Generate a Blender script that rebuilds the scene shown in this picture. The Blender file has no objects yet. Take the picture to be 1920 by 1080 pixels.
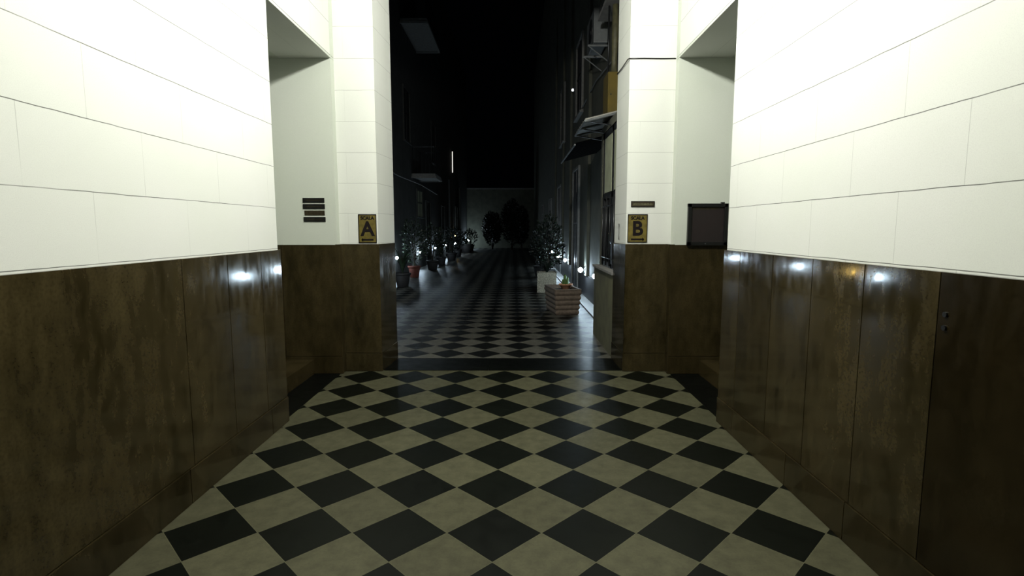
import bpy, bmesh, math, random
from mathutils import Vector, Matrix
random.seed(7)
S = bpy.context.scene
COL = S.collection

# ------------------------------------------------------------------ camera
PITCH, YAW, FPX, CAMH = math.radians(6.334), math.radians(-0.141), 1006.0, 1.5066
cd = bpy.data.cameras.new('camera'); cam = bpy.data.objects.new('camera', cd); COL.objects.link(cam)
cd.sensor_fit = 'HORIZONTAL'; cd.sensor_width = 36.0; cd.lens = FPX / 1920.0 * 36.0
cd.clip_start = 0.02; cd.clip_end = 300
cam.location = (0, 0, CAMH)
cam.rotation_euler = (math.pi/2 - PITCH, 0, -YAW)
S.camera = cam

# ------------------------------------------------------------------ view + world
S.view_settings.view_transform = 'Standard'; S.view_settings.look = 'None'
S.view_settings.gamma = 1; S.view_settings.use_curve_mapping = False
S.view_settings.exposure = 0.0
W = bpy.data.worlds.new('night_sky'); S.world = W; W.use_nodes = True
W.node_tree.nodes['Background'].inputs[0].default_value = (0.010, 0.014, 0.02, 1)
W.node_tree.nodes['Background'].inputs[1].default_value = 0.02

LAMP_L = 1720.0           # radiance of the passage ceiling lamp
WALL_LAMP = 300.0         # radiance of the small courtyard lamps

# ------------------------------------------------------------------ materials
def newmat(name):
    m = bpy.data.materials.new(name); m.use_nodes = True
    nt = m.node_tree; b = nt.nodes['Principled BSDF']
    return m, nt, b
def N(nt, t, **k):
    n = nt.nodes.new(t)
    for a, v in k.items():
        if a.startswith('i_'):
            key = a[2:]
            n.inputs[int(key) if key.isdigit() else key].default_value = v
        else: setattr(n, a, v)
    return n
def M_(nt, op, a, b=None, c=None, clamp=False):
    n = nt.nodes.new('ShaderNodeMath'); n.operation = op; n.use_clamp = clamp
    for i, v in enumerate((a, b, c)):
        if v is None: continue
        if isinstance(v, (int, float)): n.inputs[i].default_value = v
        else: nt.links.new(v, n.inputs[i])
    return n.outputs[0]
def mix(nt, f, a, b):
    n = nt.nodes.new('ShaderNodeMix'); n.data_type = 'RGBA'
    for s, v in ((n.inputs[0], f), (n.inputs[6], a), (n.inputs[7], b)):
        if isinstance(v, (int, float)): s.default_value = v
        elif isinstance(v, tuple): s.default_value = v if len(v) == 4 else v + (1,)
        else: nt.links.new(v, s)
    return n.outputs[2]
def ramp(nt, src, a, b):
    n = nt.nodes.new('ShaderNodeMapRange'); n.inputs[1].default_value = a; n.inputs[2].default_value = b
    nt.links.new(src, n.inputs[0]); return n.outputs[0]
def noise(nt, scale, detail=4, vec=None, rough=.55):
    n = N(nt, 'ShaderNodeTexNoise', i_Scale=scale, i_Detail=detail, i_Roughness=rough)
    if vec is None: vec = nt.nodes.new('ShaderNodeNewGeometry').outputs['Position']
    nt.links.new(vec, n.inputs['Vector']); return n.outputs['Fac']
def stretch(nt, sx, sy, sz):
    g = nt.nodes.new('ShaderNodeNewGeometry'); n = N(nt, 'ShaderNodeVectorMath', operation='MULTIPLY')
    nt.links.new(g.outputs['Position'], n.inputs[0]); n.inputs[1].default_value = (sx, sy, sz); return n.outputs[0]
def bump(nt, b, h, strength=.2, dist=.01):
    n = N(nt, 'ShaderNodeBump', i_Strength=strength, i_Distance=dist)
    nt.links.new(h, n.inputs['Height']); nt.links.new(n.outputs[0], b.inputs['Normal'])
def flat(name, col, rough=.6, metal=0, var=.25, scale=8, spec=.5):
    m, nt, b = newmat(name)
    nz = noise(nt, scale, 5)
    c2 = tuple(c*(1-var) for c in col)
    nt.links.new(mix(nt, ramp(nt, nz, .35, .65), col, c2), b.inputs['Base Color'])
    b.inputs['Roughness'].default_value = rough; b.inputs['Metallic'].default_value = metal
    b.inputs['Specular IOR Level'].default_value = spec
    bump(nt, b, nz, .15, .004)
    return m
def glow(name, col, s):
    m = bpy.data.materials.new(name); m.use_nodes = True; nt = m.node_tree
    nt.nodes.remove(nt.nodes['Principled BSDF'])
    e = N(nt, 'ShaderNodeEmission', i_Color=col + (1,), i_Strength=s)
    nt.links.new(e.outputs[0], nt.nodes['Material Output'].inputs[0]); return m

def plaster(name, joints=True, col=(.52, .53, .50), vshift=0.0, kz=.9, ku=.3):
    m, nt, b = newmat(name)
    g = nt.nodes.new('ShaderNodeNewGeometry')
    p = nt.nodes.new('ShaderNodeSeparateXYZ'); nt.links.new(g.outputs['Position'], p.inputs[0])
    nn = nt.nodes.new('ShaderNodeSeparateXYZ'); nt.links.new(g.outputs['True Normal'], nn.inputs[0])
    n1 = noise(nt, 260, 2); n2 = noise(nt, 1.3, 5)
    base = mix(nt, ramp(nt, n2, .3, .7), col, tuple(c*k for c, k in zip(col, (.95, .97, .93))))
    base = mix(nt, ramp(nt, n1, .45, .8), base, tuple(c*.88 for c in col))
    if joints:
        isx = M_(nt, 'GREATER_THAN', M_(nt, 'ABSOLUTE', nn.outputs[0]), .5)
        u = M_(nt, 'ADD', M_(nt, 'MULTIPLY', p.outputs[1], isx), M_(nt, 'MULTIPLY', M_(nt, 'ADD', p.outputs[0], 4.03), M_(nt, 'SUBTRACT', 1, isx)))
        wob = M_(nt, 'MULTIPLY', M_(nt, 'SUBTRACT', noise(nt, 5, 3), .5), .008)
        zz = M_(nt, 'ADD', M_(nt, 'DIVIDE', M_(nt, 'ADD', M_(nt, 'SUBTRACT', p.outputs[2], 1.661), wob), .3070), 20.5)
        row = M_(nt, 'FLOOR', M_(nt, 'ADD', zz, .5))
        dz = M_(nt, 'MULTIPLY', M_(nt, 'ABSOLUTE', M_(nt, 'SUBTRACT', M_(nt, 'FRACT', zz), .5)), .3070)
        par = M_(nt, 'MULTIPLY', M_(nt, 'MODULO', row, 2.0), .5)
        uu = M_(nt, 'ADD', M_(nt, 'ADD', M_(nt, 'DIVIDE', M_(nt, 'SUBTRACT', u, 2.325 - vshift), .664), par), 20.5)
        du = M_(nt, 'MULTIPLY', M_(nt, 'ABSOLUTE', M_(nt, 'SUBTRACT', M_(nt, 'FRACT', uu), .5)), .664)
        fade = ramp(nt, noise(nt, 2.1, 3), .30, .50)
        lz = M_(nt, 'MULTIPLY', M_(nt, 'LESS_THAN', dz, .0019), M_(nt, 'MULTIPLY', M_(nt, 'ADD', M_(nt, 'MULTIPLY', fade, .35), .62), kz))
        lu = M_(nt, 'MULTIPLY', M_(nt, 'LESS_THAN', du, .0016), M_(nt, 'MULTIPLY', fade, ku))
        ln = M_(nt, 'MAXIMUM', lz, lu, clamp=True)
        base = mix(nt, ln, base, (.035, .037, .030))
    nt.links.new(base, b.inputs['Base Color'])
    b.inputs['Roughness'].default_value = .55; b.inputs['Specular IOR Level'].default_value = .25
    bump(nt, b, n1, .06, .002)
    return m
def marble(name, c1, c2, rough=.16, seed=0.0, island=True, vert=True, spec=.5):
    m, nt, b = newmat(name)
    n1 = noise(nt, 2.2, 6, stretch(nt, 2.4, 2.4, .7) if vert else None, .62)
    n2 = noise(nt, 9, 5, stretch(nt, 2.0, 2.0, .8) if vert else None, .6)
    n3 = noise(nt, 70, 3)
    n4 = noise(nt, 3.5, 5, stretch(nt, 1, 1, 1), .6)
    c = mix(nt, ramp(nt, n1, .34, .68), c1, c2)
    c = mix(nt, M_(nt, 'MULTIPLY', ramp(nt, n4, .48, .72), .55), c, tuple(x*.7 for x in c2))
    c = mix(nt, M_(nt, 'MULTIPLY', ramp(nt, n2, .42, .78), .5), c, tuple(x*1.45 for x in c1))
    c = mix(nt, M_(nt, 'MULTIPLY', ramp(nt, n3, .45, .7), .35), c, tuple(x*.45 for x in c2))
    if island:
        g = nt.nodes.new('ShaderNodeNewGeometry')
        k = M_(nt, 'ADD', M_(nt, 'MULTIPLY', g.outputs['Random Per Island'], .55), .72)
        vm = N(nt, 'ShaderNodeVectorMath', operation='SCALE'); nt.links.new(c, vm.inputs[0]); nt.links.new(k, vm.inputs[3]); c = vm.outputs[0]
    nt.links.new(c, b.inputs['Base Color'])
    r = M_(nt, 'ADD', M_(nt, 'MULTIPLY', ramp(nt, n2, .3, .7), .10), rough)
    nt.links.new(r, b.inputs['Roughness']); b.inputs['Specular IOR Level'].default_value = spec
    bump(nt, b, n1, .02, .01)
    return m
def checker(name, d, x0, y0, dark, light, rough=.3, grout=.0014, spec=.1):
    m, nt, b = newmat(name)
    g = nt.nodes.new('ShaderNodeNewGeometry'); p = nt.nodes.new('ShaderNodeSeparateXYZ'); nt.links.new(g.outputs['Position'], p.inputs[0])
    X = M_(nt, 'SUBTRACT', M_(nt, 'DIVIDE', p.outputs[0], d), x0); Y = M_(nt, 'SUBTRACT', M_(nt, 'DIVIDE', p.outputs[1], d), y0)
    a = M_(nt, 'MULTIPLY', M_(nt, 'ADD', X, Y), .5); c = M_(nt, 'MULTIPLY', M_(nt, 'SUBTRACT', X, Y), .5)
    fa = M_(nt, 'FLOOR', a); fc = M_(nt, 'FLOOR', c)
    odd = M_(nt, 'GREATER_THAN', M_(nt, 'FLOORED_MODULO', M_(nt, 'ADD', fa, fc), 2.0), .5)
    # per tile tone
    cv = nt.nodes.new('ShaderNodeCombineXYZ'); nt.links.new(fa, cv.inputs[0]); nt.links.new(fc, cv.inputs[1])
    wn = nt.nodes.new('ShaderNodeTexWhiteNoise'); nt.links.new(cv.outputs[0], wn.inputs['Vector'])
    n1 = noise(nt, 12, 7, None, .65); n2 = noise(nt, 90, 3)
    lc = mix(nt, ramp(nt, n1, .38, .66), light, tuple(x*.68 for x in light))
    lc = mix(nt, M_(nt, 'MULTIPLY', ramp(nt, n2, .5, .75), .35), lc, tuple(x*.5 for x in light))
    dc = mix(nt, ramp(nt, n1, .4, .7), dark, tuple(x*1.5 for x in dark))
    col = mix(nt, odd, lc, dc)
    k = M_(nt, 'ADD', M_(nt, 'MULTIPLY', wn.outputs[0], .22), .88)
    vm = N(nt, 'ShaderNodeVectorMath', operation='SCALE'); nt.links.new(col, vm.inputs[0]); nt.links.new(k, vm.inputs[3])
    ea = M_(nt, 'SUBTRACT', .5, M_(nt, 'ABSOLUTE', M_(nt, 'SUBTRACT', M_(nt, 'FRACT', a), .5)))
    ec = M_(nt, 'SUBTRACT', .5, M_(nt, 'ABSOLUTE', M_(nt, 'SUBTRACT', M_(nt, 'FRACT', c), .5)))
    e = M_(nt, 'MULTIPLY', M_(nt, 'MINIMUM', ea, ec), d*1.414)
    gl = M_(nt, 'LESS_THAN', e, grout)
    col = mix(nt, gl, vm.outputs[0], tuple(x*1.12 for x in light))
    nt.links.new(col, b.inputs['Base Color'])
    nt.links.new(M_(nt, 'ADD', M_(nt, 'MULTIPLY', n1, .18), rough), b.inputs['Roughness'])
    b.inputs['Specular IOR Level'].default_value = spec
    bump(nt, b, M_(nt, 'SUBTRACT', M_(nt, 'MULTIPLY', n2, .1), gl), .15, .002)
    return m

M_plL = plaster('plaster_ashlar_left'); M_plR = plaster('plaster_ashlar_right', vshift=0.02); M_plP = plaster('plaster_plain_shaded', False, (.43, .455, .405))  # plain one: same plaster, soffit and jamb shade put into a darker grey-green
M_plF = plaster('plaster_front', True, kz=.5, ku=.18)
M_br = marble('brown_marble', (.033, .0255, .0112), (.0125, .0096, .0037), .045, spec=.30)
M_brd = marble('brown_marble_dark', (.026, .0195, .0082), (.011, .0084, .0033), .14, spec=.22)
M_brn = marble('dark_slab_marble', (.0125, .0090, .0036), (.0062, .0045, .0017), .12, spec=.2)
M_blk = marble('black_marble', (.0022, .0026, .0020), (.0012, .0015, .0012), .35, island=False, vert=False, spec=.08)
M_fl = checker('passage_tiles', .2357, -.404, 9.690, (.0016, .0021, .0012), (.058, .057, .034), .34)
M_fl2 = checker('courtyard_tiles', .2155, -.357/.2155, 28.56, (.0025, .0028, .0024), (.075, .074, .062), .38, spec=.14)
M_ceil = flat('ceiling_plaster', (.38, .38, .33), .8)
M_strip = flat('pale_stone', (.22, .22, .21), .5, scale=20)
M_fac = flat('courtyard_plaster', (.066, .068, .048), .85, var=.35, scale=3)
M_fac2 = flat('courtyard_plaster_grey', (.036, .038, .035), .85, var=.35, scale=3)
M_yel = flat('olive_plaster', (.085, .082, .038), .8, var=.4, scale=5)
M_dado = flat('dark_dado', (.012, .012, .014), .5)
M_dark = flat('dark_paint', (.008, .009, .009), .5)
M_frame = flat('black_frame', (.004, .004, .004), .35)
M_glassd = flat('dark_glass', (.006, .008, .009), .08, var=.1)
M_pane = flat('pale_blind', (.30, .32, .22), .6, scale=6)
M_iron = flat('painted_iron', (.03, .032, .034), .35, .6)
M_conc = flat('concrete', (.16, .16, .15), .9, scale=14)
M_canvas = flat('dark_canvas', (.006, .006, .006), .95, spec=.02)
M_canopy = flat('corrugated_plastic', (.22, .215, .19), .5, scale=14)
M_brass = flat('brass', (.135, .105, .018), .45, .25, var=.45, scale=22)
M_brassd = flat('aged_brass', (.035, .026, .012), .4, .3, var=.5, scale=40)
M_ink = flat('dark_enamel', (.004, .002, .0025), .7, 0, .1, spec=.15)
M_board = flat('maroon_felt', (.0085, .0045, .0045), .5, var=.3, scale=10)
M_terra = flat('terracotta', (.11, .026, .015), .8, scale=18)
M_terral = flat('pale_terracotta', (.45, .22, .12), .8, scale=18)
M_pot = flat('dark_clay', (.012, .011, .011), .7)
M_stone = flat('speckled_stone', (.30, .28, .21), .9, var=.75, scale=70)
M_rib = flat('brown_concrete', (.13, .10, .075), .85, var=.4, scale=22)
M_soil = flat('soil', (.01, .008, .006), .95)
M_leaf = flat('leaf_green', (.020, .034, .018), .38, var=.5, scale=9)
M_leafd = flat('leaf_dark', (.006, .011, .007), .45, var=.5, scale=9)
M_cact = flat('cactus_green', (.07, .15, .03), .6, scale=30)
M_stem = flat('bark', (.02, .016, .01), .9)
M_ygas = flat('yellow_cabinet_paint', (.10, .070, .004), .8, var=.25, scale=6)
M_pipe = flat('pale_pipe', (.10, .095, .045), .6, var=.5, scale=12)
M_ac = flat('grey_metal', (.12, .13, .13), .5, .2)
M_wht = flat('white_plastic', (.6, .6, .58), .5)
M_lamp = glow('opal_lamp', (1.0, .988, .925), LAMP_L)
M_bulb = glow('cool_bulb', (.66, .85, 1.0), WALL_LAMP)
M_bulbw = glow('amber_bulb', (1.0, .66, .16), 60)
M_slit = glow('slit_glow', (1.0, .95, .84), 1.3)
M_star = glow('far_lamp', (.9, .95, 1.0), 5)

# ------------------------------------------------------------------ geometry helpers
def box(bm, x0, x1, y0, y1, z0, z1, bev=0):
    r = bmesh.ops.create_cube(bm, size=1.0)
    for v in r['verts']:
        v.co = Vector(((x0+x1)/2 + v.co.x*(x1-x0), (y0+y1)/2 + v.co.y*(y1-y0), (z0+z1)/2 + v.co.z*(z1-z0)))
    if bev:
        es = list({e for v in r['verts'] for e in v.link_edges})
        bmesh.ops.bevel(bm, geom=es, offset=bev, segments=2, affect='EDGES', profile=.6)
def prism(bm, pts, z0, z1):
    a = [bm.verts.new((x, y, z0)) for x, y in pts]; b = [bm.verts.new((x, y, z1)) for x, y in pts]; n = len(pts)
    for i in range(n): bm.faces.new((a[i], a[(i+1) % n], b[(i+1) % n], b[i]))
    bm.faces.new(a[::-1]); bm.faces.new(b)
def tube(bm, pts, r, seg=8, caps=True):
    pts = [Vector(p) for p in pts]; rings = []
    for i, p in enumerate(pts):
        t = (pts[min(i+1, len(pts)-1)] - pts[max(i-1, 0)]).normalized()
        a = t.cross(Vector((0, 0, 1)))
        if a.length < .01: a = t.cross(Vector((1, 0, 0)))
        a.normalize(); c = t.cross(a)
        rr = r[i] if isinstance(r, (list, tuple)) else r
        rings.append([bm.verts.new(p + (a*math.cos(k*2*math.pi/seg) + c*math.sin(k*2*math.pi/seg))*rr) for k in range(seg)])
    for q in range(len(rings)-1):
        for k in range(seg): bm.faces.new((rings[q][k], rings[q][(k+1) % seg], rings[q+1][(k+1) % seg], rings[q+1][k]))
    if caps: bm.faces.new(rings[0][::-1]); bm.faces.new(rings[-1])
def lathe(bm, prof, seg=20, c=(0, 0, 0)):
    rings = []
    for r, z in prof:
        rings.append([bm.verts.new((c[0]+max(r, .0005)*math.cos(k*2*math.pi/seg), c[1]+max(r, .0005)*math.sin(k*2*math.pi/seg), c[2]+z)) for k in range(seg)])
    for q in range(len(rings)-1):
        for k in range(seg): bm.faces.new((rings[q][k], rings[q][(k+1) % seg], rings[q+1][(k+1) % seg], rings[q+1][k]))
    bm.faces.new(rings[0][::-1]); bm.faces.new(rings[-1])
def obj(name, bm, mat, parent=None, smooth=False):
    bmesh.ops.recalc_face_normals(bm, faces=bm.faces)
    me = bpy.data.meshes.new(name); bm.to_mesh(me); bm.free()
    for m in (mat if isinstance(mat, (list, tuple)) else [mat]): me.materials.append(m)
    if smooth:
        for p in me.polygons: p.use_smooth = True
    o = bpy.data.objects.new(name, me); COL.objects.link(o)
    if parent is not None: o.parent = parent
    return o
def B(): return bmesh.new()
def bx(name, mat, dims, parent=None, bev=0):
    b = B()
    for d in (dims if isinstance(dims, list) else [dims]): box(b, *d, bev)
    return obj(name, b, mat, parent)
def tag(o, label, cat, group=None):
    o['label'] = label; o['category'] = cat
    if group: o['group'] = group
    return o
def struct(o): o['kind'] = 'structure'; return o
def thing(name, loc, label, cat, rz=0, group=None):
    o = bpy.data.objects.new(name, None); COL.objects.link(o); o.location = loc; o.rotation_euler = (0, 0, rz)
    o.empty_display_size = .1
    return tag(o, label, cat, group)
def relabel(o, **kw):
    for k, v in kw.items(): o[k] = v
    return o

# ================================================================== THE PASSAGE
ZT, ZW, ZB, ZS, CE = 4.75, 1.345, .195, 3.17, 4.75      # wall top, wainscot top, skirting top, soffit, ceiling
YF, YJ, YBK = 5.58, 5.48, 6.13                           # portal front, jamb face, portal back
struct(bx('floor', M_fl, (-1.80, 1.63, -4, YF+.01, -.12, 0)))
# plaster walls -----------------------------------------------------
wl = struct(bx('wall_left', M_plL, [(-2.9, -1.80, -4, 4.10, -.1, ZT), (-2.3, -1.80, 4.10, YF, ZS, ZT)]))
wr = struct(bx('wall_right', M_plR, [(1.63, 2.75, -4, 4.10, -.1, ZT), (1.63, 2.13, 4.10, YF, ZS, ZT)]))
b = B(); prism(b, [(-1.80, YF), (-1.398, YF), (-1.352, YBK), (-1.80, YBK)], -.1, ZT)
wfl = struct(obj('wall_front_left', b, M_plF))
b = B(); prism(b, [(1.164, YF), (1.63, YF), (1.63, YBK), (1.150, YBK)], -.1, ZT)
wfr = struct(obj('wall_front_right', b, M_plF))
jl = struct(bx('wall_jamb_left', M_plP, [(-3.3, -1.80, YJ, YBK, -.1, 4.0), (-3.3, -2.9, 3.0, YJ, -.1, ZT), (-3.0, -2.3, 4.0, YJ, ZS, ZT)]))
jr = struct(bx('wall_jamb_right', M_plP, [(1.63, 3.15, YJ, YBK, -.1, 4.0), (2.75, 3.15, 3.0, YJ, -.1, ZT), (2.13, 2.85, 4.0, YJ, ZS, ZT)]))
struct(bx('wall_back', M_plP, (-3.3, 3.15, -4.2, -4, -.1, ZT)))
struct(bx('ceiling', M_ceil, (-3.3, 3.15, -4.2, YBK, CE, CE+.15)))
struct(bx('wall_front_head', M_plF, (-1.42, 1.18, YF+.002, YBK-.002, 4.45, ZT)))
# head beads along the two openings
struct(bx('trim_1', M_plP, (-1.806, -1.796, 4.10, YJ+.09, ZS+.001, ZS+.022)))
struct(bx('trim_2', M_plP, (1.626, 1.636, 4.10, YJ+.09, ZS+.001, ZS+.022)))
struct(bx('trim_3', M_frame, (-1.804, -1.799, 4.10, YJ+.09, ZS+.024, ZS+.030)))
struct(bx('trim_4', M_frame, (1.629, 1.634, 4.10, YJ+.09, ZS+.024, ZS+.030)))
# side thresholds + black slab of the portal, steps of the stair entrances
struct(bx('floor_slab_left', M_blk, (-2.08, -1.80, 4.10, YJ, -.1, .002)))
struct(bx('floor_slab_right', M_blk, (1.63, 1.93, 4.10, YJ, -.1, .002)))
struct(bx('floor_sill', M_blk, [(-1.80, -.262, YF+.008, YBK+.002, -.1, .003), (-.259, 1.63, YF+.008, YBK+.002, -.1, .003)]))
struct(bx('floor_step_left', M_brd, (-3.3, -2.07, 3.9, YJ, -.1, .15)))
struct(bx('floor_step_right', M_brd, (1.925, 3.1, 3.9, YJ, -.1, .15)))
# wainscots: individual slabs with open joints ----------------------------
def slabs_y(name, xs, side, ys, z0, z1, mat, parent, proud=0.0, gap=.0022):
    b = B()
    for a, c in zip(ys[:-1], ys[1:]):
        if side < 0: box(b, xs-.028, xs+.030+proud, a+gap, c-gap, z0, z1, .0015)
        else: box(b, xs-.030-proud, xs+.028, a+gap, c-gap, z0, z1, .0015)
    return obj(name, b, mat, parent)
yl = [-4, -3.3, -2.6, -1.9, -1.2, -.5, .2, .9, 1.70, 2.854, 3.313, 3.756, 4.085]
yr0 = [-4, -3.3, -2.6, -1.9, -1.2, -.5, .2, .9, 2.004]
yr = [2.004, 2.44, 2.866, 3.307, 3.788, 4.085]
slabs_y('wainscot', -1.80, -1, yl, ZB+.004, ZW, M_br, wl)
slabs_y('wainscot', 1.63, 1, yr, ZB+.004, ZW, M_br, wr); slabs_y('dark_wainscot_slab', 1.63, 1, yr0, ZB+.004, ZW, M_brn, wr)
slabs_y('skirting', -1.80, -1, [-4, -2.9, -1.7, -.5, .7, 1.75, 2.80, 3.80, 4.087], 0.001, ZB, M_br, wl, .006)
slabs_y('skirting', 1.63, 1, [-4, -2.9, -1.7, -.5, .7, 1.6, 2.46, 3.02, 3.79, 4.087], 0.001, ZB, M_br, wr, .006)
def slabs_x(name, y, xs, z0, z1, mat, parent, proud=0.0):
    b = B()
    for a, c in zip(xs[:-1], xs[1:]): box(b, a+.002, c-.002, y-.022-proud, y+.02, z0, z1, .0015)
    return obj(name, b, mat, parent)
slabs_x('wainscot', YF, [-1.772, -1.386], ZB+.004, ZW, M_br, wfl); slabs_x('skirting', YF, [-1.772, -1.386], .003, ZB, M_br, wfl, .004)
slabs_x('wainscot', YF, [1.160, 1.602], ZB+.004, ZW, M_br, wfr); slabs_x('skirting', YF, [1.160, 1.602], .003, ZB, M_br, wfr, .004)
slabs_x('wainscot', YJ, [-2.88, -2.36, -1.772], ZB-.009, ZW-.004, M_brd, jl); slabs_x('skirting', YJ, [-2.88, -1.772], .004, ZB-.013, M_brd, jl, .004)
slabs_x('wainscot', YJ, [1.602, 2.2, 2.73], ZB-.009, ZW-.004, M_brd, jr); slabs_x('skirting', YJ, [1.602, 2.73], .004, ZB-.013, M_brd, jr, .004)
# the narrow returns between jamb face and portal front
for s, x, par in ((-1, -1.80, wfl), (1, 1.63, wfr)):
    bb = B()
    xa, xb = (x-.01, x+.030) if s < 0 else (x-.030, x+.01)
    box(bb, xa, xb, YJ-.017, YF-.021, .004, ZW, .001); obj('wainscot_return', bb, M_br, par)
    bx('plaster_return', M_plP, ((x-.02, x+.001, YJ-.001, YF+.01, ZW, ZT) if s < 0 else (x-.001, x+.02, YJ-.001, YF+.01, ZW, ZT)), par)
# portal reveals
for s, par, fr, bk in ((-1, wfl, (-1.386, YF-.02), (-1.350, YBK+.01)), (1, wfr, (1.158, YF-.02), (1.144, YBK+.01))):
    for nm, z0, z1, pr in (('reveal_wainscot', ZB+.004, ZW, 0), ('reveal_skirting', .003, ZB, .004)):
        b = B(); o_ = .03*s
        prism(b, [(fr[0]-s*pr, fr[1]), (bk[0]-s*pr, bk[1]), (bk[0]+o_, bk[1]), (fr[0]+o_, fr[1])], z0, z1)
        obj(nm, b, M_br, par)
# small round keyhole plate on the right wainscot
kp = thing('keyhole_plate', (1.598, 1.965, 1.14), 'small dark double keyhole fitting on the right brown marble wainscot near its top', 'keyhole')
for q in range(2):
    b = B(); tube(b, [(-.005, 0, .05*q), (.004, 0, .05*q)], .010, 12); obj('escutcheon', b, M_frame, kp)

# ceiling lamp (above the frame)
lamp = thing('ceiling_lamp', (-.03, 3.2, CE), 'round opal globe lamp hanging on a short rod from the passage ceiling', 'lamp')
b = B(); lathe(b, [(.07, -.03), (.07, 0)], 20); obj('canopy', b, M_wht, lamp)
b = B(); tube(b, [(0, 0, -.03), (0, 0, -.76)], .008); obj('rod', b, M_iron, lamp)
b = B(); bmesh.ops.create_uvsphere(b, u_segments=24, v_segments=14, radius=.095); bmesh.ops.translate(b, verts=b.verts, vec=(0, 0, -.85))
obj('globe', b, M_lamp, lamp, True)

# ------------------------------------------------------------------ signs
def text_mesh(txt, size, parent, x, y, z, mat, name='lettering', extr=.0008, bold=.0, sx=1.0):
    c = bpy.data.curves.new(name, 'FONT'); c.body = txt; c.size = size; c.extrude = extr; c.align_x = 'CENTER'; c.offset = bold
    t = bpy.data.objects.new(name, c); COL.objects.link(t)
    dg = bpy.context.evaluated_depsgraph_get(); me = bpy.data.meshes.new_from_object(t.evaluated_get(dg))
    bpy.data.objects.remove(t); bpy.data.curves.remove(c)
    me.transform(Matrix.Translation((x, y, z)) @ Matrix.Rotation(math.pi/2, 4, 'X') @ Matrix.Diagonal((sx, 1, 1, 1)))
    me.materials.clear(); me.materials.append(mat)
    o = bpy.data.objects.new(name, me); COL.objects.link(o); o.parent = parent; return o
def scala(x0, x1, z0, z1, letter, label, arrow):
    cx = (x0+x1)/2; w = x1-x0; h = z1-z0
    t = thing('stair_sign', (cx, YF, z0), label, 'sign')
    bx('frame', M_ink, [(-w/2, w/2, -.008, -.001, 0, .008), (-w/2, w/2, -.008, -.001, h-.010, h), (-w/2, -w/2+.007, -.008, -.001, 0, h), (w/2-.007, w/2, -.008, -.001, 0, h)], t)
    pl = bx('plate', M_brass, (-w/2+.006, w/2-.006, -.006, -.001, .006, h-.008), t)
    text_mesh('SCALA', .047, pl, 0, -.0065, h-.055, M_ink, 'heading', bold=.0024, sx=.98)
    text_mesh(letter, .205, pl, 0, -.0065, h*.262, M_ink, 'letter', bold=.0062, sx=.98)
    b = B()
    z = h*.11; s = 1 if arrow == 'r' else -1
    box(b, -w*.32, w*.32, -.0075, -.006, z-.009, z+.009)
    a = [b.verts.new((s*w*.26, yy, z+.022)) for yy in (-.0075,)] + [b.verts.new((s*w*.26, -.0075, z-.022)), b.verts.new((s*w*.36, -.0075, z))]
    b.faces.new(a); obj('arrow', b, M_ink, pl)
scala(-1.600, -1.414, 1.357, 1.652, 'A', 'brass plaque reading SCALA A on the left portal pier', 'l')
scala(1.180, 1.383, 1.362, 1.652, 'B', 'brass plaque reading SCALA B on the right portal pier', 'r')
def engraved(t, w, z, h, y, mat, rnd):
    b = B(); x = -w/2
    while x < w/2:
        l = rnd.uniform(.004, .009); box(b, x, min(x+l, w/2), y-.0006, y+.0002, z, z+h*rnd.uniform(.75, 1.15)); x += l + rnd.uniform(.0015, .004)
    return obj('engraved_line', b, mat, t)
rnd = random.Random(3)
t = thing('name_plaque', (1.330, YF, 1.727), 'small horizontal dark plaque with a gold line of writing above the SCALA B plaque', 'plaque')
pl = bx('plate', M_brassd, (-.121, .121, -.007, -.001, 0, .058), t); bx('rim', M_ink, [(-.121, .121, -.009, -.006, 0, .006), (-.121, .121, -.009, -.006, .052, .058), (-.121, -.115, -.009, -.006, 0, .058), (.115, .121, -.009, -.006, 0, .058)], t)
engraved(pl, .20, .018, .018, -.0075, M_pipe, rnd)
for i, (xa, xb, za, zb, lab) in enumerate([(-2.126, -1.908, 1.765, 1.813, 'topmost of the four dark nameplates on the left jamb'), (-2.127, -1.905, 1.703, 1.752, 'second nameplate from the top on the left jamb, dark brown'),
        (-2.112, -1.909, 1.639, 1.687, 'third nameplate from the top on the left jamb, shorter and olive'), (-2.124, -1.902, 1.574, 1.623, 'lowest of the four dark nameplates on the left jamb')]):
    t = thing('nameplate', ((xa+xb)/2, YJ, za), lab, 'nameplate', group='nameplates on the left jamb'); w = xb-xa
    pl = bx('plate', M_brassd if i == 2 else M_frame, (-w/2, w/2, -.007, -.001, 0, zb-za), t, .001)
    engraved(pl, w*.72, .018, .012, -.0074, M_brassd, rnd)
# board on the right jamb
t = thing('notice_board', (1.952, YJ-.022, 1.337), 'black framed glazed notice board with dark maroon backing on the right jamb', 'notice board')
w, h = .40, .418
bx('frame', M_frame, [(-w/2, w/2, -.035, 0, 0, .035), (-w/2, w/2, -.035, 0, h-.035, h), (-w/2, -w/2+.035, -.035, 0, 0, h), (w/2-.035, w/2, -.035, 0, 0, h)], t, .002)
bx('backing', M_board, (-w/2+.03, w/2-.03, -.018, -.004, .03, h-.03), t)
bx('cork_strip', M_brassd, (-w/2+.045, w/2-.09, -.0195, -.0178, h-.06, h-.038), t)
b = B(); tube(b, [(-.02, -.038, .017), (-.02, -.034, .017)], .006, 10); obj('lock', b, M_ac, t)
bx('hanging_tab', M_frame, (w/2-.07, w/2-.035, -.022, 0, h, h+.014), t)
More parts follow.
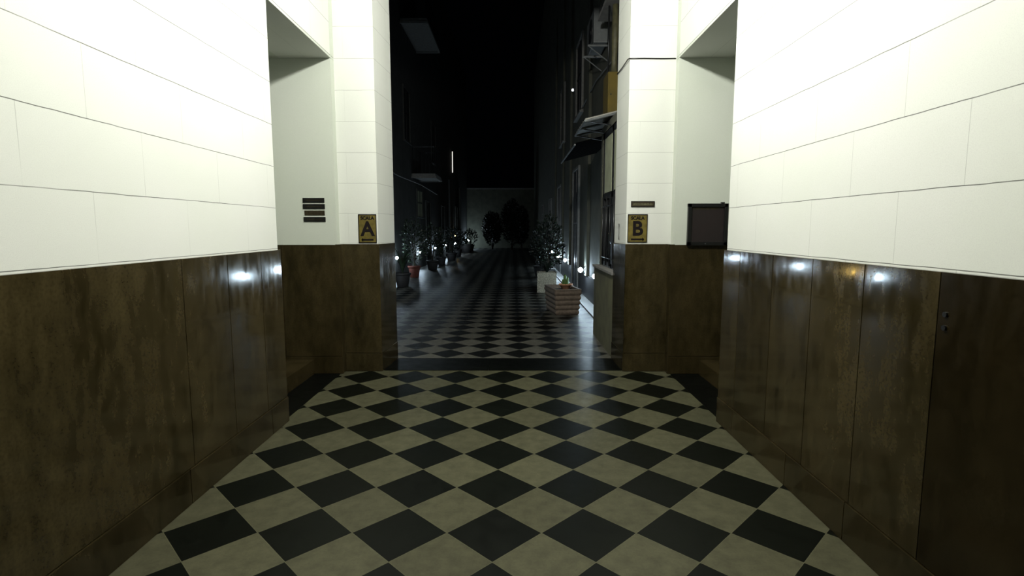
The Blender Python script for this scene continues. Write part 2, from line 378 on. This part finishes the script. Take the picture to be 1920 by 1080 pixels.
# the black cable across the right pier
b = B(); tube(b, [(1.62, 5.574, 3.192), (1.47, 5.573, 3.190), (1.30, 5.573, 3.193), (1.158, 5.572, 3.191), (1.148, 5.60, 3.192), (1.147, 5.85, 3.190), (1.142, 6.12, 3.192)], .0055, 6)
tag(obj('cable', b, M_frame, None, True), 'thin black cable running across the right portal pier and round its corner', 'cable')
b = B(); tube(b, [(1.146, 5.86, 1.555), (1.140, 5.83, 1.548), (1.140, 5.83, 1.40), (1.147, 5.86, 1.385)], .004, 6)
tag(obj('wire_clip', b, M_frame, None, True), 'thin bent black wire hook on the right portal reveal above the wainscot', 'hook')

# ================================================================== THE COURTYARD
XL, XR, YE = -3.6, 1.60, 42.0
struct(bx('floor_courtyard', M_fl2, (XL, 1.345, YBK+.002, YE, -.12, 0)))
struct(bx('floor_strip', M_strip, [(1.347, 1.372, 7.6, YE, -.1, .03), (1.372, XR, 7.6, YE, -.1, .012)]))
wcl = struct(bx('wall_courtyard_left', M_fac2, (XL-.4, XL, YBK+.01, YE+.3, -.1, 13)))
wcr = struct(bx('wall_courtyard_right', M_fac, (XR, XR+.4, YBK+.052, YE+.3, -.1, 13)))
bx('dado', M_dado, (XR-.02, XR+.01, 7.66, YE, .012, .50), wcr)
we = struct(bx('wall_far', M_fac, (XL, XR, YE, YE+.3, -.1, 4.55)))
bx('coping', M_conc, (XL, XR, YE-.05, YE+.35, 4.5, 4.6), we)
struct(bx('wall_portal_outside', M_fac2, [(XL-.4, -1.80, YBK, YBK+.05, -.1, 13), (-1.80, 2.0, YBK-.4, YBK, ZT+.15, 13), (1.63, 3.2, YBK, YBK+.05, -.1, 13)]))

# projecting bay right behind the portal
bay = struct(bx('wall_bay', M_yel, (1.15, XR, YBK+.012, 7.62, -.1, .97)))
b = B(); box(b, 1.125, 1.30, YBK+.012, 7.66, .97, 1.00, .004); obj('sill', b, M_conc, bay)
bx('upper_wall', M_fac, [(1.225, XR, YBK+.012, 6.2, 1.0, 2.88), (1.225, XR, 7.50, 7.62, 1.0, 2.88), (1.225, XR, 6.2, 7.50, 2.78, 2.88)], bay)
win = struct(bx('window_1', M_iron, [(1.235, 1.275, 6.2, 6.26, 1.0, 2.78), (1.235, 1.275, 7.42, 7.5, 1.0, 2.78), (1.235, 1.275, 6.2, 7.5, 1.0, 1.06), (1.235, 1.275, 6.2, 7.5, 2.70, 2.78), (1.235, 1.275, 6.2, 7.5, 1.90, 1.97), (1.235, 1.275, 6.74, 6.84, 1.0, 2.78)]))
bx('pane', M_glassd, (1.268, 1.275, 6.25, 7.45, 1.05, 1.92), win)
bx('blind', M_pane, [(1.240, 1.262, 6.34, 6.73, 1.98, 2.70), (1.240, 1.262, 6.90, 7.40, 1.98, 2.70)], win)
bx('upper_pane', M_glassd, (1.272, 1.28, 6.25, 7.45, 1.97, 2.72), win)
b = B()
for k in range(5): tube(b, [(1.225, 6.33+.27*k, 1.02), (1.225, 6.33+.27*k, 1.93)], .010, 8)
for z in (1.12, 1.80): tube(b, [(1.225, 6.2, z), (1.225, 7.5, z)], .006, 6)
g = obj('grille', b, M_iron, win, True)

# canopy of corrugated sheet over the bay window
def canopy(y0, y1, xo, zo, xi, zi, label, mat, lips=True):
    t = thing('canopy', (xi, (y0+y1)/2, zi), label, 'canopy'); L = y1-y0
    b = B(); n = max(12, int(L/.02)); th = .012; ring = []
    for k in range(n+1):
        y = -L/2 + L*k/n; w = .010*math.sin(y/.045*math.pi*.5)
        ring.append((b.verts.new((0, y, w)), b.verts.new((xo-xi, y, zo-zi+w)), b.verts.new((xo-xi, y, zo-zi+w+th)), b.verts.new((0, y, w+th))))
    for k in range(n):
        for q in range(4): b.faces.new((ring[k][q], ring[k][(q+1) % 4], ring[k+1][(q+1) % 4], ring[k+1][q]))
    b.faces.new(ring[0]); b.faces.new(ring[-1][::-1])
    obj('corrugated_sheet', b, mat, t)
    b = B(); tube(b, [(xo-xi, -L/2, zo-zi-.015), (xo-xi, L/2, zo-zi-.015)], .014, 8); obj('edge_rail', b, M_ac, t)
    if lips:
        for y in (-L/2+.01, L/2-.01, 0):
            b = B(); tube(b, [(xo-xi, y, zo-zi-.02), (0, y, -.02)], .016, 8); obj('rafter', b, M_ac, t)
            b = B(); tube(b, [(xo-xi+.05, y, zo-zi-.02), (0, y, -.30)], .008, 6); obj('brace', b, M_iron, t)
    return t
canopy(6.9, 8.0, .90, 2.86, 1.598, 3.03, 'pale corrugated canopy over the barred window of the right courtyard wall', M_canopy)
canopy(8.3, 10.6, .93, 2.78, 1.598, 2.95, 'long dark canopy farther along the right courtyard wall', M_canvas, False)
# yellow cabinet + pipe
t = thing('meter_cabinet', (1.48, 8.05, 3.14), 'tall yellow cabinet on the right wall just above the pale canopy', 'cabinet')
bx('body', M_ygas, (-.11, .118, 0, .42, 0, .62), t, .01)
cv = bx('cover', M_ygas, (-.09, .10, -.012, .0, .02, .60), t, .004)
b = B(); tube(b, [(-.07, -.03, .30), (-.07, -.012, .30)], .010, 8); obj('knob', b, M_iron, cv)
b = B(); tube(b, [(1.485, 8.2, 3.765), (1.482, 8.2, 4.0), (1.488, 8.2, 4.3), (1.485, 8.2, 4.735)], [.046, .04, .05, .044], 12)
tag(obj('downpipe', b, M_pipe, None, True), 'pale yellowish pipe rising above the yellow cabinet', 'pipe')
b = B(); tube(b, [(1.40, 8.24, 3.765), (1.40, 8.24, 4.735)], .014, 8)
tag(obj('conduit', b, M_iron, None, True), 'thin grey conduit climbing the wall left of the pale pipe', 'pipe')
t = thing('balcony', (XR, 8.4, 4.74), 'small concrete balcony high on the right with metal railing', 'balcony')
bx('slab', M_conc, (-.27, 0, -.45, .45, 0, .06), t)
b = B()
for k in range(8): tube(b, [(-.25, -.42+.12*k, .06), (-.25, -.42+.12*k, .85)], .007, 6)
for k in range(3): tube(b, [(-.18+.07*k, -.42, .06), (-.18+.07*k, -.42, .85)], .007, 6)
tube(b, [(0, -.42, .86), (-.25, -.42, .86), (-.25, .42, .86), (0, .42, .86)], .012, 6); obj('railing', b, M_iron, t)
# air conditioner
t = thing('air_conditioner', (XR, 9.8, 4.60), 'grey outdoor air conditioner on brackets high on the right courtyard wall', 'air conditioner')
bx('casing', M_ac, (-.26, -.02, -.42, .42, 0, .56), t, .015)
b = B(); lathe(b, [(.20, 0), (.20, .01), (.17, .012), (.16, .004), (.03, .004), (.03, .012), (.001, .013)], 24)
bmesh.ops.rotate(b, verts=b.verts, matrix=Matrix.Rotation(-math.pi/2, 3, 'Y')); bmesh.ops.translate(b, verts=b.verts, vec=(-.26, -.08, .28)); obj('fan_grille', b, M_iron, t)
for y in (-.3, .3):
    b = B(); box(b, -.34, 0, y-.015, y+.015, -.03, 0); tube(b, [(-.32, y, -.02), (0, y, -.26)], .010, 6); obj('bracket', b, M_ac, t)
b = B(); box(b, -.0, .06, 0, .1, .0, .1)
b.free()
# long cables on the facades
b = B(); tube(b, [(1.57, 7.7, 4.05), (1.56, 10.5, 4.28), (1.57, 14, 4.2)], .011, 6)
tag(obj('cable', b, M_ac, None, True), 'grey cable sagging along the right courtyard wall under the air conditioner', 'cable')
b = B(); tube(b, [(-3.57, 12, 3.20), (-3.55, 17, 3.13), (-3.56, 21, 3.18), (-3.57, 25.5, 3.08)], .02, 6)
tag(obj('cable', b, M_ac, None, True), 'grey cable running along the left courtyard wall beside the lower balcony', 'cable')

# doors and windows of the courtyard facades
def opening(name, side, y0, y1, z0, z1, mat=M_dark, fr=M_conc, mull=1):
    x = XL if side < 0 else XR; s = -side
    if side < 0: fr = M_fac2
    def X(a, c): return (min(x+s*a, x+s*c), max(x+s*a, x+s*c))
    f = .06
    b = B()
    for (ya, yb, za, zb) in ((y0-f, y0, z0, z1+f), (y1, y1+f, z0, z1+f), (y0, y1, z1, z1+f)):
        xa, xb = X(-.01, .05); box(b, xa, xb, ya, yb, za, zb, .004)
    if z0 > .3:
        xa, xb = X(-.01, .09); box(b, xa, xb, y0-f-.03, y1+f+.03, z0-.05, z0, .004)
    o = struct(obj(name, b, fr))
    xa, xb = X(-.01, .012)
    bx('leaf' if z0 < .3 else 'shutter', mat, (xa, xb, y0, y1, z0, z1), o)
    xa, xb = X(.012, .025)
    b = B()
    for k in range(1, mull+1):
        ym = y0+(y1-y0)*k/(mull+1); box(b, xa, xb, ym-.02, ym+.02, z0, z1)
    zm = z0+(z1-z0)*.55; box(b, xa, xb, y0, y1, zm-.02, zm+.02)
    obj('mullion', b, M_iron, o)
    return o
opening('door_1', 1, 13.1, 14.3, .03, 2.95); opening('door_2', 1, 17.9, 19.3, .03, 2.9); opening('window_2', 1, 22.5, 23.9, 1.1, 2.7)
opening('window_3', 1, 28, 29.4, 1.1, 2.7); opening('window_4', 1, 12.7, 13.8, 4.2, 5.9); opening('window_5', 1, 17, 18.2, 4.2, 5.9)
opening('window_6', 1, 9.2, 10.4, 6.3, 7.9)
opening('window_7', -1, 18.0, 19.0, 4.4, 6.1); opening('door_3', -1, 22.2, 23.3, .03, 2.6); opening('window_8', -1, 14.0, 15.2, 4.4, 6.1)
o = opening('window_9', -1, 20.15, 21.35, 1.95, 2.92, M_pane); opening('door_4', -1, 27.0, 28.1, .03, 2.6); opening('window_10', -1, 24, 25.1, 4.4, 6.1)
opening('window_11', -1, 33.5, 34.6, 1.2, 2.8)
# pilaster strips on the right wall
for i, y in enumerate((11.5, 15.1, 17.35, 20.4)):
    struct(bx('trim_%d' % (5+i), M_fac, (XR-.06, XR+.01, y-.18, y+.18, .5, 9), None, .004))
for i, y in enumerate((30.2, 31.6, 36.0)):
    struct(bx('trim_%d' % (9+i), M_fac2, (XL-.01, XL+.10, y-.12, y+.12, 0, 4.2), None, .004))

# balconies on the left facade
def lbalc(z, y0, y1, xo, label):
    t = thing('balcony', (XL, (y0+y1)/2, z), label, 'balcony'); L = y1-y0; D = xo-XL
    bx('slab', M_conc, (0, D, -L/2, L/2, 0, .12), t, .01)
    bx('soffit_border', M_conc, [(0, D+.03, -L/2-.03, -L/2+.05, -.04, .03), (0, D+.03, L/2-.05, L/2+.03, -.04, .03), (D-.05, D+.03, -L/2, L/2, -.04, .03)], t)
    b = B()
    n = int(L/.14)
    for k in range(n+1): tube(b, [(D-.04, -L/2+.03+(L-.06)*k/n, .12), (D-.04, -L/2+.03+(L-.06)*k/n, 1.05)], .008, 6)
    for k in range(5):
        for yy in (-L/2+.03, L/2-.03): tube(b, [(D*.18*k+.05, yy, .12), (D*.18*k+.05, yy, 1.05)], .008, 6)
    for z_ in (1.05,):
        tube(b, [(0.02, -L/2+.03, z_), (D-.04, -L/2+.03, z_), (D-.04, L/2-.03, z_), (.02, L/2-.03, z_)], .018, 6)
    obj('railing', b, M_iron, t)
lbalc(8.0, 17.8, 20.7, -2.74, 'large balcony high on the dark left facade, seen from below')
lbalc(3.32, 19.3, 20.9, -2.76, 'lower balcony on the left facade with paler underside')

# ------------------------------------------------------------------ wall lamps
def wall_lamp_proto():
    t = thing('wall_lamp', (0, 0, 0), '', 'lamp')       # wall at x=0, lamp sticks out to +x
    bx('back_plate', M_iron, (0, .012, -.05, .05, -.07, .07), t, .003)
    b = B(); tube(b, [(.012, 0, 0), (.05, 0, 0)], .010, 8); obj('arm', b, M_iron, t)
    b = B(); bmesh.ops.create_uvsphere(b, u_segments=16, v_segments=10, radius=.045); bmesh.ops.translate(b, verts=b.verts, vec=(.085, 0, 0))
    obj('bulb', b, M_bulb, t, True)
    b = B(); bmesh.ops.create_uvsphere(b, u_segments=8, v_segments=4, radius=.001); b.free()
    return t
def copy_tree(o, parent=None):
    c = o.copy(); COL.objects.link(c); c.parent = parent
    for ch in list(o.children): copy_tree(ch, c)
    return c
lampdefs = [(-1, 8.95), (-1, 9.85), (-1, 12.6), (-1, 16.2), (-1, 20.3), (-1, 24.2), (-1, 27.9), (-1, 31.9), (-1, 40.8), (1, 9.95), (1, 11.5), (1, 15.1), (1, 17.35), (1, 20.4)]
names = {(-1, 8.95): 'cool white wall lamp on the left courtyard wall nearest the portal', (-1, 9.85): 'cool white wall lamp just before the amber lamp on the left courtyard wall', (-1, 12.6): 'third cool white lamp along the left courtyard wall from the portal', (-1, 16.2): 'fourth cool white lamp on the left courtyard wall, peeking past the portal pier',
 (-1, 20.3): 'white lamp on the left courtyard wall behind the terracotta pot plant', (-1, 24.2): 'white wall lamp on the left, beyond the dark pots',
 (-1, 27.9): 'seventh white lamp from the portal on the left courtyard wall', (-1, 31.9): 'bright white lamp at the foot of the yellow-lit pilaster on the left',
 (-1, 40.8): 'farthest white lamp, glowing low on the left by the far wall', (1, 9.95): 'white wall lamp peeking out just beside the sill of the right bay wall',
 (1, 11.5): 'brightest white wall lamp on the right, above the cactus bowl', (1, 15.1): 'white wall lamp on the right, behind the dark potted plant, nearer of two',
 (1, 17.35): 'white wall lamp on the right behind the tall dark plant leaves', (1, 20.4): 'farthest white lamp on the right courtyard wall'}
proto = wall_lamp_proto()
for i, (s, y) in enumerate(lampdefs):
    o = proto if i == 0 else copy_tree(proto)
    xw = XL if s < 0 else XR
    off = 0
    if s > 0 and y in (11.5, 15.1, 17.35, 20.4): off = .06
    if s < 0 and y == 31.9: off = 0
    o.location = (xw - s*off, y, .62); o.rotation_euler = (0, 0, 0 if s < 0 else math.pi)
    k_ = {(1, 11.5): 1.15, (-1, 8.95): .6, (-1, 40.8): 2.0, (-1, 31.9): 1.5}.get((s, y), 1.0); o.scale = (k_, k_, k_)
    relabel(o, label=names[(s, y)], group='wall lamps of the courtyard')
t = thing('amber_lamp', (XL, 10.6, .66), 'small amber lamp on the left courtyard wall near the portal, seen as a reflection', 'lamp')
bx('back_plate', M_iron, (0, .02, -.05, .05, -.08, .08), t); b = B(); bmesh.ops.create_uvsphere(b, u_segments=12, v_segments=8, radius=.05); bmesh.ops.translate(b, verts=b.verts, vec=(.07, 0, 0)); obj('bulb', b, M_bulbw, t, True)
def beam(x, y, s, e, ang=26):
    l = bpy.data.lights.new('up_beam', 'SPOT'); l.energy = e; l.spot_size = math.radians(ang); l.spot_blend = .8; l.shadow_soft_size = .02; l.color = (.86, .93, 1.0)
    o = bpy.data.objects.new('up_beam', l); COL.objects.link(o); o.location = (x, y, .72); o.rotation_euler = (math.pi, math.radians(8*s), 0)
for y in (11.5, 15.1, 17.35): beam(XR-.15, y, -1, 22)
beam(XL+.20, 31.9, 1, 40)
t = thing('amber_lamp', (XL+.10, 31.6, 1.08), 'small amber lamp on the pilaster far down the left side', 'lamp')
bx('back_plate', M_iron, (0, .02, -.05, .05, -.08, .08), t); b = B(); bmesh.ops.create_uvsphere(b, u_segments=12, v_segments=8, radius=.05); bmesh.ops.translate(b, verts=b.verts, vec=(.07, 0, 0)); obj('bulb', b, M_bulbw, t, True)
t = thing('lit_slit', (XL, 31.8, 4.72), 'thin vertical glowing strip on the left facade, standing in for a lit window gap', 'lamp')
bx('slit_back', M_iron, (0, .04, -.03, .03, -.05, 1.3), t); b = B(); tube(b, [(.06, 0, .02), (.06, 0, 1.22)], .022, 8); obj('tube', b, M_slit, t, True)  # glowing tube and its back are made up for a lit slit
t = thing('bulkhead_lamp', (XR, 14.5, 5.10), 'tiny bright lamp high on the right courtyard wall', 'lamp')
bx('back_plate', M_iron, (-.03, 0, -.06, .06, -.06, .06), t); b = B(); bmesh.ops.create_uvsphere(b, u_segments=10, v_segments=6, radius=.032); bmesh.ops.translate(b, verts=b.verts, vec=(-.05, 0, 0)); obj('bulb', b, M_star, t, True)

# ------------------------------------------------------------------ plants
def leaves(b, n, cx, cy, cz, rx, ry, rz, sz, rnd, up=.3):
    for _ in range(n):
        while True:
            p = Vector((rnd.uniform(-1, 1), rnd.uniform(-1, 1), rnd.uniform(-1, 1)))
            if .25 < p.length < 1: break
        c = Vector((cx+p.x*rx, cy+p.y*ry, cz+p.z*rz)); d = Vector((p.x, p.y, p.z*.5+up+rnd.uniform(-.4, .4))).normalized()
        s = d.cross(Vector((rnd.uniform(-1, 1), rnd.uniform(-1, 1), rnd.uniform(.2, 1)))).normalized(); nn = d.cross(s)
        L = sz*rnd.uniform(.6, 1.3); w = L*.26
        vs = [b.verts.new(c), b.verts.new(c+d*L*.4+s*w), b.verts.new(c+d*L-nn*L*.18), b.verts.new(c+d*L*.4-s*w), b.verts.new(c+d*L*.45+nn*L*.06)]
        for k in range(4): b.faces.new((vs[k], vs[(k+1) % 4], vs[4]))
def blades(b, n, cx, cy, cz, H, spread, w, rnd):
    for _ in range(n):
        a = rnd.uniform(0, 6.283); h = H*rnd.uniform(.55, 1.05); r = spread*rnd.uniform(.4, 1)
        d = Vector((math.cos(a), math.sin(a), 0)); s = Vector((-d.y, d.x, 0)); prev = None
        for k in range(7):
            t_ = k/6; p = Vector((cx, cy, cz)) + d*(r*t_**1.6) + Vector((0, 0, h*(t_ - .28*t_**3)))
            ww = w*(1-t_)**.7*(.5+min(t_*3, 1)*.5)+.001
            q = (b.verts.new(p-s*ww), b.verts.new(p+d*ww*.3), b.verts.new(p+s*ww))
            if prev: b.faces.new((prev[0], prev[1], q[1], q[0])); b.faces.new((prev[1], prev[2], q[2], q[1]))
            prev = q
def pot(t, r, h, mat, name='pot', seg=22):
    b = B(); lathe(b, [(r*.66, 0), (r*.70, .01), (r*.93, h*.80), (r*.93, h*.84), (r*1.04, h*.85), (r*1.06, h*.98), (r*1.02, h), (r*.90, h), (r*.86, h*.88), (.01, h*.88)], seg)
    p_ = obj(name, b, mat, t, True)
    b = B(); lathe(b, [(r*.86, h*.86), (r*.86, h*.885), (.01, h*.90)], seg); obj('soil', b, M_soil, p_)
def potted(x, y, r, h, H, R, mat, kind, label, seed, leafmat=M_leaf, n=420, sz=.10):
    rnd = random.Random(seed); t = thing('potted_plant', (x, y, 0), label, 'plant')
    pot(t, r, h, mat)
    b = B()
    if kind == 'bush':
        for k in range(7):
            a = rnd.uniform(0, 6.28); e = rnd.uniform(.2, .75)*R
            tube(b, [(0, 0, h*.8), (math.cos(a)*e*.3, math.sin(a)*e*.3, h+H*.35), (math.cos(a)*e, math.sin(a)*e, h+H*rnd.uniform(.6, .9))], [.013, .009, .004], 5)
        obj('stems', b, M_stem, t)
        b = B(); leaves(b, n, 0, 0, h+H*.55, R, R, H*.5, sz, rnd)
    else:
        tube(b, [(0, 0, h*.8), (0, 0, h+.1)], .02, 6); obj('stems', b, M_stem, t)
        b = B(); blades(b, n, 0, 0, h*.85, H, R, sz*.25, rnd)
    obj('foliage', b, leafmat, t); return t
L = [(-2.88, 13.9, .21, .36, 1.00, .34, M_pot, 'blade', 'dark potted plant with strap leaves nearest the left portal pier', M_leaf, 46, .11),
 (-3.06, 16.55, .19, .36, 1.42, .36, M_terra, 'bush', 'leafy plant in a red terracotta pot on the left', M_leaf, 520, .10),
 (-2.95, 19.6, .23, .34, 1.25, .42, M_pot, 'bush', 'bushy plant in a dark clay pot behind the terracotta one', M_leaf, 480, .11),
 (-3.0, 22.4, .20, .32, 1.00, .36, M_pot, 'blade', 'strap-leaved plant in a dark pot, third beyond the terracotta pot on the left', M_leafd, 60, .12),
 (-2.92, 25.4, .26, .36, 1.15, .45, M_pot, 'bush', 'rounded dark shrub in a clay pot midway along the left row', M_leafd, 420, .12),
 (-3.0, 29.0, .24, .40, 1.00, .40, M_pot, 'bush', 'dark shrub in a pot just before the amber lamp on the left', M_leafd, 380, .12),
 (-2.95, 33.6, .42, .55, .60, .40, M_pot, 'blade', 'low plant in a wide dark tub beside the far glowing lamp', M_leafd, 50, .16),
 (-2.95, 37.0, .28, .40, 1.00, .42, M_pot, 'bush', 'last dark potted shrub of the left row, by the far wall', M_leafd, 320, .14),
 (.92, 14.2, .22, .34, 1.25, .40, M_pot, 'bush', 'tall dark leafy plant in a pot behind the speckled stone planter on the right', M_leafd, 480, .11),
 (1.02, 15.6, .20, .32, 1.55, .38, M_pot, 'bush', 'tallest dark potted plant of the right row', M_leaf, 520, .10),
 (.85, 16.9, .22, .34, 1.05, .42, M_pot, 'blade', 'dark arching strap-leaved plant on the right, farther into the courtyard', M_leafd, 60, .12),
 (1.00, 19.0, .22, .34, 1.10, .42, M_pot, 'bush', 'dark potted shrub farthest back in the right row', M_leafd, 360, .12)]
for i, (x, y, r, h, H, R, mt, kd, lab, lm, n, sz) in enumerate(L): potted(x, y, r, h, H, R, mt, kd, lab, 20+i, lm, n, sz)

# speckled square stone planter with relief
t = thing('stone_planter', (.80, 12.75, 0), 'square speckled stone planter with carved rings on its face', 'planter', math.radians(-4))
w, h = .225, .46
b = B()
for (xa, xb, ya, yb) in ((-w, w, -.20, -.165), (-w, w, .165, .20), (-w, -w+.035, -.165, .165), (w-.035, w, -.165, .165)): box(b, xa, xb, ya, yb, 0, h, .004)
obj('body', b, M_stone, t)
b = B()
for cx in (-.11, 0, .11):
    for rr in (.035, .07):
        pts = [(cx+rr*math.cos(a*math.pi/10), -.203, h*.55+rr*1.6*math.sin(a*math.pi/10)) for a in range(21)]
        tube(b, pts, .005, 5, False)
obj('relief', b, M_stone, t)
bx('rim', M_stone, [(-w-.01, w+.01, -.21, -.16, h, h+.02), (-w-.01, w+.01, .16, .21, h, h+.02), (-w-.01, -w+.04, -.21, .21, h, h+.02), (w-.04, w+.01, -.21, .21, h, h+.02)], t)
bx('soil', M_soil, (-w+.03, w-.03, -.17, .17, .1, h-.04), t)
rnd = random.Random(99); b = B(); blades(b, 26, 0, 0, h-.05, .55, .35, .02, rnd); obj('foliage', b, M_leafd, t)

# ribbed rectangular trough
t = thing('ribbed_planter', (.885, 9.65, 0), 'ribbed brown trough planter with empty top on the tiled courtyard floor', 'planter', math.radians(9))
b = B(); hw, hd, H_ = .225, .42, .43
prof = []
nr = 5
for k in range(nr):
    z0 = H_*k/nr; z1 = H_*(k+1)/nr
    for q in range(6):
        tt = q/5; prof.append((.018*math.sin(math.pi*tt), z0+(z1-z0)*tt))
rings = []
for off, z in prof:
    k = .86 + .14*z/H_; rings.append([b.verts.new((sx*(hw*k+off), sy*(hd*k+off), z)) for sx, sy in ((-1, -1), (1, -1), (1, 1), (-1, 1))])
for z, k in ((H_, .90), (H_-.09, .88)): rings.append([b.verts.new((sx*hw*k, sy*hd*k, z)) for sx, sy in ((-1, -1), (1, -1), (1, 1), (-1, 1))])
for q in range(len(rings)-1):
    for k in range(4): b.faces.new((rings[q][k], rings[q][(k+1) % 4], rings[q+1][(k+1) % 4], rings[q+1][k]))
b.faces.new(rings[0][::-1]); b.faces.new(rings[-1])
obj('body', b, M_rib, t)
b = B()
for (xa, xb, ya, yb) in ((-hw-.012, hw+.012, -hd-.012, -hd+.035), (-hw-.012, hw+.012, hd-.035, hd+.012), (-hw-.012, -hw+.03, -hd+.035, hd-.035), (hw-.03, hw+.012, -hd+.035, hd-.035)): box(b, xa, xb, ya, yb, H_, H_+.028, .006)
obj('rim', b, M_rib, t)
bx('soil', M_soil, (-hw*.86, hw*.86, -hd*.86, hd*.86, H_-.10, H_-.035), t)
# terracotta bowl with cactus, standing in the back right of the trough
t = thing('cactus_bowl', (.955, 9.72, H_-.033), 'terracotta bowl with a small green cactus standing in the ribbed trough', 'plant')
b = B(); lathe(b, [(.055, 0), (.06, .005), (.115, .085), (.128, .088), (.130, .11), (.118, .112), (.108, .095), (.01, .094)], 24); obj('bowl', b, M_terral, t, True)
b = B(); lathe(b, [(.105, .09), (.105, .097), (.01, .10)], 20); obj('soil', b, M_soil, t)
for (cx, cy, hh, rr) in ((-.015, 0, .19, .026), (.03, .02, .14, .022), (.02, -.04, .11, .02), (-.05, .02, .10, .018)):
    b = B(); n = 24; rings = []
    for q in range(9):
        tt = q/8; z = .092+hh*tt; R_ = rr*(1-.1*tt)*(math.sqrt(max(0, 1-max(0, (tt-.75)/.25)**2)) if tt > .75 else 1)+.0008
        rings.append([b.verts.new((cx+R_*(1+.16*math.cos(k*math.pi))*math.cos(k*2*math.pi/n), cy+R_*(1+.16*math.cos(k*math.pi))*math.sin(k*2*math.pi/n), z)) for k in range(n)])
    for q in range(8):
        for k in range(n): b.faces.new((rings[q][k], rings[q][(k+1) % n], rings[q+1][(k+1) % n], rings[q+1][k]))
    b.faces.new(rings[-1]); obj('cactus_stem', b, M_cact, t, True)

# dark trees against the far wall
def tree(x, y, H, R, label, seed):
    rnd = random.Random(seed); t = thing('garden_tree', (x, y, 0), label, 'tree'); b = B()
    tube(b, [(0, 0, 0), (.04, 0, H*.25), (-.03, .03, H*.55)], [.09, .07, .04], 8)
    for k in range(9):
        a = rnd.uniform(0, 6.28); tube(b, [(0, 0, H*rnd.uniform(.2, .45)), (math.cos(a)*R*.6, math.sin(a)*R*.6, H*rnd.uniform(.5, .85))], [.035, .01], 5)
    obj('trunk', b, M_stem, t)
    b = B(); leaves(b, 2200, 0, 0, H*.56, R, R, H*.44, .20, rnd); obj('crown', b, M_leafd, t)
tree(-1.55, 39.6, 2.7, .62, 'leftmost dark bushy tree against the far courtyard wall', 5)
tree(-.10, 38.6, 3.5, .72, 'tallest dark tree, in the middle of the far courtyard end', 6)
tree(.60, 40.7, 3.1, .50, 'dark tree at the right end of the far courtyard wall', 8)
